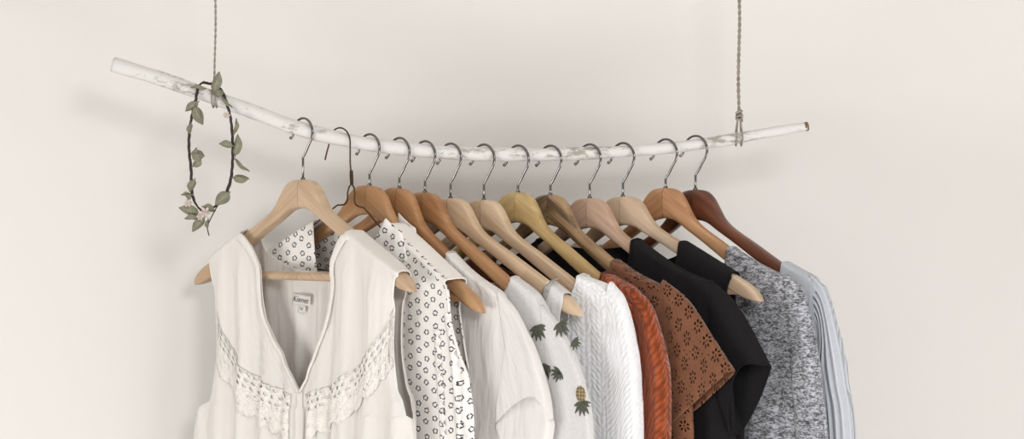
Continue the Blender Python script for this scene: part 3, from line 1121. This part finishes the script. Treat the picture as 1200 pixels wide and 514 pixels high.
# placket below the opening
zb_ = -.6
g1.ribbon([(xc, inR[-1][1] + .006), (xc + .001, -.33), (xc, -.40), (xc + .001, -.5), (xc, -.61)], .009, lace_white, 'placket', off=.0016, n=50)
# lace yoke
def lace_strip(upper, lower, name):
    n = 90
    U, D = catmull([(a, 0, b_) for a, b_ in upper], n), catmull([(a, 0, b_) for a, b_ in lower], n)
    rows, uv = [], []
    run = 0
    for i in range(n + 1):
        if i: run += (U[i] - U[i - 1]).length * .5 + (D[i] - D[i - 1]).length * .5
        sc_ = .010 * abs(math.sin(run * PI / .034)) ** .6
        row = []
        for j in range(13):
            q = j / 12
            d = (D[i] - U[i])
            p = U[i] + d * q + d.normalized() * (sc_ - .003) * q ** 2
            puff = .0006 + .0016 * max(0, q - .42)
            row.append(g1.surf(p.x, p.z, .0012 + puff)); uv.append((run, q))
        rows.append(row)
    mb = MB(); mb.grid(rows); mb.uv = uv
    return mb.build(name, lace_m, g1.root, solid=.0005)
lace_strip(h.out([(258, 362), (264, 388), (282, 422), (310, 445), (347, 461)], off), h.out([(259, 428), (270, 448), (290, 478), (318, 497), (347, 512)], off), 'lace_yoke')
lace_strip(h.out([(361, 461), (392, 449), (424, 424), (446, 392), (459, 360)], off), h.out([(361, 512), (392, 498), (424, 474), (447, 446), (457, 424)], off), 'lace_yoke')
# armhole bindings
for sg in (1, -1): g1.arm_binding(sg, -.29, band_m, .0010)
# neck label on the inside of the back
def on_back(g, x, z, off=.001):
    hit = g.bvh.ray_cast(Vector((x, 0.0, z)), Vector((0, 1, 0)))[0]
    return Vector((x, hit.y - off if hit else .012, z))
lx, lz = h.loc(355.5, 351, -.015)
def flat_label(name, cx, cz, w, hh, ang, offy, mat, parent):
    rows = []
    y0 = min(on_back(g1, cx + a * w / 2, cz + b_ * hh / 2).y for a in (-1, 0, 1) for b_ in (-1, 0, 1)) - offy
    for j in range(5):
        row = []
        for i in range(9):
            a, b_ = (i / 8 - .5) * w, (.5 - j / 4) * hh
            x = cx + a * math.cos(ang) - b_ * math.sin(ang); z = cz + a * math.sin(ang) + b_ * math.cos(ang)
            row.append(Vector((x, y0 - .0005 * math.sin(i * .8), z)))
        rows.append(row)
    mb = MB(); mb.grid(rows)
    return mb.build(name, mat, parent, solid=.0008), y0
lab, y0 = flat_label('neck_label', lx, lz, .036, .0135, -.10, .002, label_m, g1.root)
tag(lab, 'woven label with dark handwritten name')
lab2, y1 = flat_label('size_tag', lx - .002, lz - .0115, .0145, .012, -.16, .0012, label_m, g1.root)
def text(body, size, x, y, z, parent, shear=.35, ang=-.1, name='lettering'):
    cu = bpy.data.curves.new(name, 'FONT'); cu.body = body; cu.size = size; cu.align_x = 'CENTER'; cu.align_y = 'CENTER'; cu.shear = shear; cu.extrude = .0002; cu.offset = -size * .012
    t = bpy.data.objects.new(name, cu)
    dg = bpy.context.evaluated_depsgraph_get()
    col.objects.link(t); dg.update()
    me = bpy.data.meshes.new_from_object(t.evaluated_get(dg))
    bpy.data.objects.remove(t)
    o = bpy.data.objects.new(name, me); me.materials.clear(); me.materials.append(ink_m)
    col.objects.link(o); o.parent = parent
    o.matrix_local = Matrix.Translation((x, y, z)) @ Matrix.Rotation(-ang, 4, 'Y') @ Matrix.Rotation(PI / 2, 4, 'X')
    return o
text('Kismet', .0112, lx, y0 - .0018, lz, lab)
text('14', .0068, lx - .002, y1 - .0018, lz - .012, lab2, shear=0, ang=-.16)

# ---- 2 ring dotted sleeveless blouse
h = H[3]
oR = h.out([(540, 322), (533, 345), (535, 372), (541, 410), (546, 450), (551, 514)])
oR += [(oR[-1][0] + .02, -.62)]
oRf = h.out([(540, 322), (530, 345), (532, 372), (540, 410), (545, 450), (550, 514)], .024); oRf[0] = oR[0]; oRf += [(oR[-1][0], -.62)]
nR = h.loc(470, 262)[0]
fr = h.out([(452, 285), (440, 300), (425, 330), (400, 380)], .02)
fr = [(x, z) for x, z in fr]
xc2 = fr[-1][0]
g2 = Garment(h, 'dotted_blouse', dot_m, 'white sleeveless blouse printed with small dark rings', 'blouse', -.075, nR, -.2, -.085, sm(oR), mir(sm(oR)), zbot=-.62,
             ht=.0135, hb=.02, gap=.4, folds=((.0022, .04, 0), (.0015, .019, 1.0)), seed=2.0, front=2.5, colp=7, cap_z=-.45, roof=2, mat2=band_m, outRf=sm(oRf))
g2.arm_binding(1, -.24, band_m, .0013)
g2.ribbon(h.out([(517, 386), (519, 420), (522, 465), (525, 514)], .026), .010, dot_m, 'ruffle', off=.002, wave=.003, wl=.012, n=80)
g2.ribbon(h.out([(531, 366), (536, 400), (541, 445), (546, 514)], .022), .009, dot_m, 'ruffle', off=.002, wave=.0025, wl=.014, n=80)

def patch(g, tl, tr, br, bl, off, name, mat, bulge=.002, n=14):
    """a small cloth flap spanned by four pixel corners, off metres in front of the hanger's plane"""
    c = [g.h.loc(p[0], p[1], off) for p in (tl, tr, br, bl)]
    rows = []
    for i in range(n + 1):
        v = i / n; row = []
        for j in range(n + 1):
            u = j / n
            x = (c[0][0] * (1 - u) + c[1][0] * u) * (1 - v) + (c[3][0] * (1 - u) + c[2][0] * u) * v
            z = (c[0][1] * (1 - u) + c[1][1] * u) * (1 - v) + (c[3][1] * (1 - u) + c[2][1] * u) * v
            z += .0012 * math.sin(u * 7 + 1) * (1 - v)
            row.append(Vector((x, g.h.yb(x) - off - bulge * math.sin(PI * u) * math.sin(PI * v) - .0012 * math.sin(u * 9 + v * 3), z)))
        rows.append(row)
    mb = MB(); mb.grid(rows)
    return mb.build(name, mat, g.root, solid=.0012)
patch(g2, (452, 256), (471, 272), (476, 306), (434, 296), .0335, 'collar', dot_m)
patch(g2, (467, 250), (487, 268), (489, 286), (466, 282), -.0105, 'back_collar', band_m, bulge=-.0005)

# ---- 3 white tee with turned sleeve
h = H[4]
oR = h.out([(590, 340), (602, 372), (606, 420), (608, 514)]) + [(.235, -.64)]
oR[-1] = (oR[-2][0] + .01, -.64)
nR = h.loc(530, 303)[0]
g3 = Garment(h, 'white_tee', white_cotton, 'plain white cotton tee with a turned back sleeve hem', 'shirt', -nR, nR, -.165, -.12, sm(oR), mir(sm(oR)),
             ht=.0115, hb=.014, gap=.5, folds=((.0022, .055, .7), (.0010, .024, .3)), seed=3.1, group=None)
sl, rows = g3.sleeve([((594, 402), (585, 341)), ((593, 414), (605, 368)), ((589, 440), (628, 420)), ((583, 488), (643, 482)), ((592, 520), (640, 520))],
          lambda t: .0088 + .011 * min(1, t * 1.5), white_cotton, off=.006, yoff=.006, folds=(.003, 2, .2))
g3.neck_binding(white_cotton, .0011, sides=(1,))
# turned hem: band whose upper edge rises across the front
mb = MB(); R2 = []
for q in range(6):
    row = []
    for j in range(36):
        p = 2 * PI * j / 36
        k = 30 + 9 * (1 if math.sin(p) < 0 else 0) * 0
        rise = max(0.0, math.sin(p)) * (0.5 + .5 * math.cos(p - .5)) 
        top = 37 - 8 * rise
        i = top + (45.5 - top) * q / 5
        i0 = int(i); f = i - i0
        v_ = rows[i0][j].lerp(rows[min(i0 + 1, 46)][j], f)
        c = sum(rows[i0], Vector()) / 36
        d = (v_ - c); 
        row.append(v_ + d.normalized() * (.0022 if 0 < q < 5 else .0008))
    R2.append(row)
mb.grid(R2, close=True)
mb.build('cuff', white_cotton, g3.root, solid=.0012)

# ---- 4 pineapple tee
h = H[5]
oR = h.out([(640, 358), (648, 385), (655, 430), (660, 514)]); oR += [(oR[-1][0] + .01, -.64)]
nR = h.loc(604, 331)[0]
g4 = Garment(h, 'pineapple_tee', slub, 'pale slub tee printed with small pineapples', 'shirt', -nR, nR, -.165, -.12, sm(oR), mir(sm(oR)),
             ht=.0115, hb=.013, gap=.5, folds=((.0020, .05, .1), (.0012, .02, .9)), seed=4.2)
sl4, rows4 = g4.sleeve([((641, 410), (635, 357)), ((640, 420), (656, 384)), ((641, 445), (677, 432)), ((645, 485), (690, 482)), ((648, 520), (693, 520))],
          lambda t: .0085 + .006 * min(1, t * 2), slub, off=.004, yoff=.004, tail=(-.40, .002, .002), seed=1.2)
g4.neck_binding(slub, .0011, sides=(1,))
sl4bvh = BVHTree.FromPolygons([v.co.copy() for v in sl4.data.vertices], [tuple(p.vertices) for p in sl4.data.polygons])
def pineapple(g, bvh, into, px, py, size, ang, offp=.014, name='pineapple_print', body=True):
    cx, cz = g.h.loc(px, py, offp)
    mb = MB()
    def put(x, z):
        a = ang
        X_, Z_ = cx + (x * math.cos(a) - z * math.sin(a)) / .75 * .8, cz + x * math.sin(a) + z * math.cos(a)
        hit = bvh.ray_cast(Vector((X_, -.3, Z_)), Vector((0, 1, 0)))[0] or bvh.find_nearest(Vector((X_, -.03, Z_)))[0]
        return Vector((X_, hit.y - .0011, Z_))
    rows = [[put(.30 * size * r * math.cos(2 * PI * j / 14), .28 * size + .42 * size * r * math.sin(2 * PI * j / 14)) for j in range(14)] for r in (0.02, .5, 1)]
    if body: mb.grid(rows, k=1, close=True)
    for a in (-1.25, -.75, -.3, .1, .5, 1.0, 1.4):
        L = size * (.75 if abs(a) < .8 else .55)
        d = Vector((math.sin(a), -math.cos(a))); n_ = Vector((d.y, -d.x))
        rows = []
        for i in range(5):
            t = i / 4
            w = .09 * size * math.sin(PI * (.15 + .85 * t)) + .004 * size
            b_ = Vector((0, -.12 * size)) + d * L * t
            rows.append([put(b_.x + n_.x * w * q, b_.y + n_.y * w * q) for q in (-1, 0, 1)])
        mb.grid(rows, k=0)
    p = mb.build(name, [pine_green, pine_yellow], g.root, smooth=True)
    bm = bmesh.new(); bm.from_mesh(into.data); n0 = len(bm.faces); bm.from_mesh(p.data)
    for i, f in enumerate(bm.faces):
        if i >= n0: f.material_index += 1
    bm.to_mesh(into.data); bm.free()
    bpy.data.objects.remove(p)
    if len(into.data.materials) == 1: into.data.materials.append(pine_green); into.data.materials.append(pine_yellow)
for a in [(627, 379, .026, .2), (640, 426, .024, -.4), (632, 470, .022, .3)]:
    pineapple(g4, g4.bvh, g4.body, *a, body=False)
for a in [(679, 468, .024, .15), (655, 434, .020, -.9), (668, 398, .016, .8), (652, 376, .024, .5)]:
    pineapple(g4, sl4bvh, sl4, *a, body=a[0] == 679)

# ---- 5 white top edged with a dark leaf print
h = H[6]
oR = h.out([(664, 352), (660, 375), (664, 420), (668, 514)]); oR += [(oR[-1][0] + .01, -.62)]
nR = h.loc(646, 338)[0]
g5 = Garment(h, 'white_vest', slub, 'white sleeveless top with dark leaf printed neck, mostly hidden behind the pineapple tee', 'top', -nR, nR, -.17, -.125, sm(oR), mir(sm(oR)), zbot=-.6,
             ht=.0115, hb=.012, cap_z=-.27, gap=.5, folds=((.0015, .05, .1), (.001, .02, .9)), seed=5.2)
pts = [(nR + .001, h.top(nR) + .001)] + [(nR - .004, h.top(nR) - .012), (nR - .013, h.top(nR) - .03), (nR - .03, h.top(nR) - .045)]
mb = MB(); c = catmull([(a, 0, b_) for a, b_ in pts], 30)
rows = []
for i, p in enumerate(c):
    hit = g5.bvh.find_nearest(Vector((p.x, -.012 * min(1, i / 5), p.z)))[0]
    rows.append([hit + Vector((q * .011 - .001, -.0022 - .001 * math.sin(PI * q), q * .004)) for q in (0, .33, .66, 1)])
mb.grid(rows); mb.build('neck_band', print_leaf_m, g5.root, solid=.001)

# ---- 6 white textured knit
h = H[7]
oR = h.out([(722, 332), (730, 365), (735, 420), (738, 514)]); oR += [(oR[-1][0] + .01, -.64)]
nR = h.loc(684, 315)[0]
g6 = Garment(h, 'white_knit', white_knit, 'bright white textured knit jumper with long sleeves', 'jumper', -nR, nR, -.17, -.12, sm(oR), mir(sm(oR)),
             ht=.0125, hb=.015, gap=.5, folds=((.0028, .06, 2.4), (.0012, .025, .9)), seed=6.4, solid=.002)
g6.sleeve([((713, 392), (716, 330)), ((712, 400), (732, 355)), ((712, 422), (745, 415)), ((713, 460), (748, 460)), ((714, 520), (750, 520))], lambda t: .0092 + .006 * min(1, t * 2), white_knit,
          off=.003, yoff=.003, tail=(-.60, .0, .0), seed=2.0, solid=.002)
g6.neck_binding(white_knit, .0024)

# ---- 7 rust cable knit
h = H[8]
oR = h.out([(748, 338), (757, 360), (765, 420), (768, 514)]); oR += [(oR[-1][0] + .01, -.64)]
nR = h.loc(712, 324)[0]
g7 = Garment(h, 'rust_knit', rust_knit, 'rust orange cable knit jumper with long sleeves', 'jumper', -nR, nR, -.17, -.12, sm(oR), mir(sm(oR)),
             ht=.0125, hb=.014, gap=.5, folds=((.0022, .05, 1.4), (.0010, .025, .9)), seed=7.4, solid=.002)
g7.sleeve([((751, 395), (743, 337)), ((752, 402), (762, 360)), ((754, 420), (777, 415)), ((757, 460), (782, 462)), ((756, 520), (781, 520))], lambda t: .0092 + .006 * min(1, t * 2), rust_knit,
          off=.003, yoff=.003, tail=(-.60, .0, .0), seed=3.0, solid=.002)

g7.neck_binding(rust_knit, .0022)

# ---- 8 brown eyelet top
h = H[9]
oR = h.out([(782, 330), (790, 360), (800, 420), (809, 514)]); oR += [(oR[-1][0] + .01, -.6)]
nR = h.loc(722, 300)[0]
g8 = Garment(h, 'eyelet_blouse', eyelet_m, 'brown suede top with flower shaped eyelets and a pointed cap sleeve', 'top', -nR, nR, -.165, -.115, sm(oR), mir(sm(oR)), zbot=-.6,
             ht=.0115, hb=.013, gap=.5, folds=((.0018, .05, 1.4), (.0008, .025, .9)), seed=8.4)
g8.sleeve([((772, 400), (777, 328)), ((774, 425), (806, 353)), ((779, 460), (833, 394)), ((787, 500), (859, 434))], lambda t: .0088 + .004 * min(1, t * 2), eyelet_m,
          off=.003, yoff=.002, seed=3.0, folds=(.0015, 2, .4))

# ---- 9 black top with loose sleeve
h = H[10]
oR = h.out([(838, 330), (846, 360), (850, 420), (858, 514)]); oR += [(oR[-1][0] + .01, -.6)]
nR = h.loc(747, 282)[0]
g9 = Garment(h, 'black_blouse', black_m, 'black top with a loose wide sleeve behind the brown eyelet top', 'top', -nR, nR, -.15, -.05, sm(oR), mir(sm(oR)), zbot=-.62,
             ht=.012, hb=.014, gap=.5, folds=((.0022, .055, .4), (.0010, .025, .9)), seed=9.4, lift=.0065)
sl9, rows9 = g9.sleeve([((836, 405), (833, 328)), ((838, 430), (858, 352)), ((845, 465), (880, 390)), ((862, 512), (899, 430))], lambda t: .0085 + .016 * t, black_m,
          off=.002, yoff=.002, seed=3.0, folds=(.001, 2, .4), slant=.036)

f = rows9[-1]
mb = MB(); mb.tube([p for p in f] + [f[0]], .0011, seg=6, caps=False); mb.build('sleeve_hem', black_m, g9.root)
g9.neck_binding(black_m, .0014)

# ---- 10 black sleeveless top
h = H[11]
oR = h.out([(861, 322), (856, 345), (862, 390), (868, 514)]); oR += [(oR[-1][0] + .01, -.6)]
nR = h.loc(801, 292)[0]
g10 = Garment(h, 'sleeveless_blouse', black_m, 'black sleeveless top with a beech hanger tip poking out of its armhole', 'top', -nR, nR, -.15, -.09, sm(oR), mir(sm(oR)), zbot=-.6,
             ht=.0115, hb=.012, cap_z=-.27, gap=.5, folds=((.0018, .055, .4), (.0010, .025, .9)), seed=10.4)

g10.arm_binding(1, -.26, black_m)

# ---- 11 heather knit
h = H[12]
oR = h.out([(925, 322), (938, 350), (944, 420), (950, 514)]); oR += [(oR[-1][0] + .01, -.64)]
nR = h.loc(858, 286)[0]
g11 = Garment(h, 'heather_knit', heather_m, 'black and white flecked heather grey knit jumper', 'jumper', -nR, nR, -.17, -.125, sm(oR), mir(sm(oR)),
             ht=.012, hb=.015, gap=.5, folds=((.0022, .05, 1.4), (.0010, .025, .9)), seed=11.4, solid=.002)
g11.sleeve([((928, 390), (920, 320)), ((928, 400), (941, 344)), ((931, 425), (955, 414)), ((934, 460), (960, 462)), ((937, 520), (966, 520))], lambda t: .0092 + .006 * min(1, t * 2), heather_m,
          off=.003, yoff=.003, tail=(-.60, .01, .01), seed=3.0, solid=.002)

# ---- 12 pale grey rib knit
h = H[13]
oR = h.out([(955, 324), (968, 350), (976, 420), (984, 514)]); oR += [(oR[-1][0] + .01, -.66)]
nR = h.loc(921, 304)[0]
g12 = Garment(h, 'grey_cardigan', plain_grey_m, 'pale grey ribbed cardigan, last garment on the branch', 'cardigan', -nR, nR, -.19, -.14, sm(oR), mir(sm(oR)), zbot=-.66,
             ht=.0125, hb=.016, gap=.5, folds=((.0026, .045, 1.4), (.0012, .025, .9)), seed=12.4, solid=.002)
g12.sleeve([((962, 395), (950, 321)), ((962, 402), (968, 344)), ((965, 425), (984, 408)), ((970, 450), (991, 452)), ((975, 520), (999, 520))], lambda t: .0092 + .006 * min(1, t * 2), rib_m,
          off=.003, yoff=.003, tail=(-.62, .012, .012), seed=3.0, solid=.002)

# ------------------------------------------------------------------ light
world = bpy.data.worlds.new('world'); sc.world = world; world.use_nodes = True
wn = world.node_tree
geo = wn.nodes.new('ShaderNodeTexCoord'); sp = wn.nodes.new('ShaderNodeSeparateXYZ'); wn.links.new(geo.outputs['Generated'], sp.inputs[0])
el = X(wn, sp.outputs[2]).abs().step(.10, .55)          # bright horizon band added for hook stems to reflect, dimmer above and below
wn.links.new(mixc(wn, el, (255, 254, 252), (84, 82, 79)), wn.nodes['Background'].inputs[0])
_S = (.85, .85, 1.02, .9, .18)
world.node_tree.nodes['Background'].inputs[1].default_value = .34 * _S[0]
def area(name, loc, target, size, sy, power, color):
    l = bpy.data.lights.new(name, 'AREA'); l.shape = 'RECTANGLE'; l.size = size; l.size_y = sy; l.energy = power; l.color = color
    o = bpy.data.objects.new(name, l); col.objects.link(o); o.location = loc
    o.rotation_euler = (Vector(target) - Vector(loc)).to_track_quat('-Z', 'Y').to_euler()
    return o
area('window_light', (.5, -2.3, 2.08), (-.1, .2, 1.6), .42, .42, 22 * _S[1], (1.0, .995, .99))
area('fill_light_side', (-1.9, -1.6, .45), (-.6, .2, 1.2), 1.3, .8, 30 * _S[2], (1.0, .995, .985))  # added fill with no window behind it, brightens the lower left wall
area('fill_light_low', (1.5, -1.7, .4), (.6, .2, 1.2), 1.3, .8, 30 * _S[3], (1.0, .995, .99))  # low fill added on the right to lift the bottom of the wall
area('fill_light_front', (-.9, -3.2, 1.5), (0, .2, 1.5), 1.2, 1.4, 40 * _S[4], (1.0, .995, .99))  # unseen fill added behind the camera to lift the fabric fronts

sc.view_settings.view_transform = 'Standard'
sc.view_settings.look = 'None'
sc.view_settings.gamma = 1.0
sc.view_settings.exposure = 0.0
sc.view_settings.use_curve_mapping = False
sc.cycles.use_denoising = True
sc.cycles.max_bounces = 8
sc.cycles.transparent_max_bounces = 16
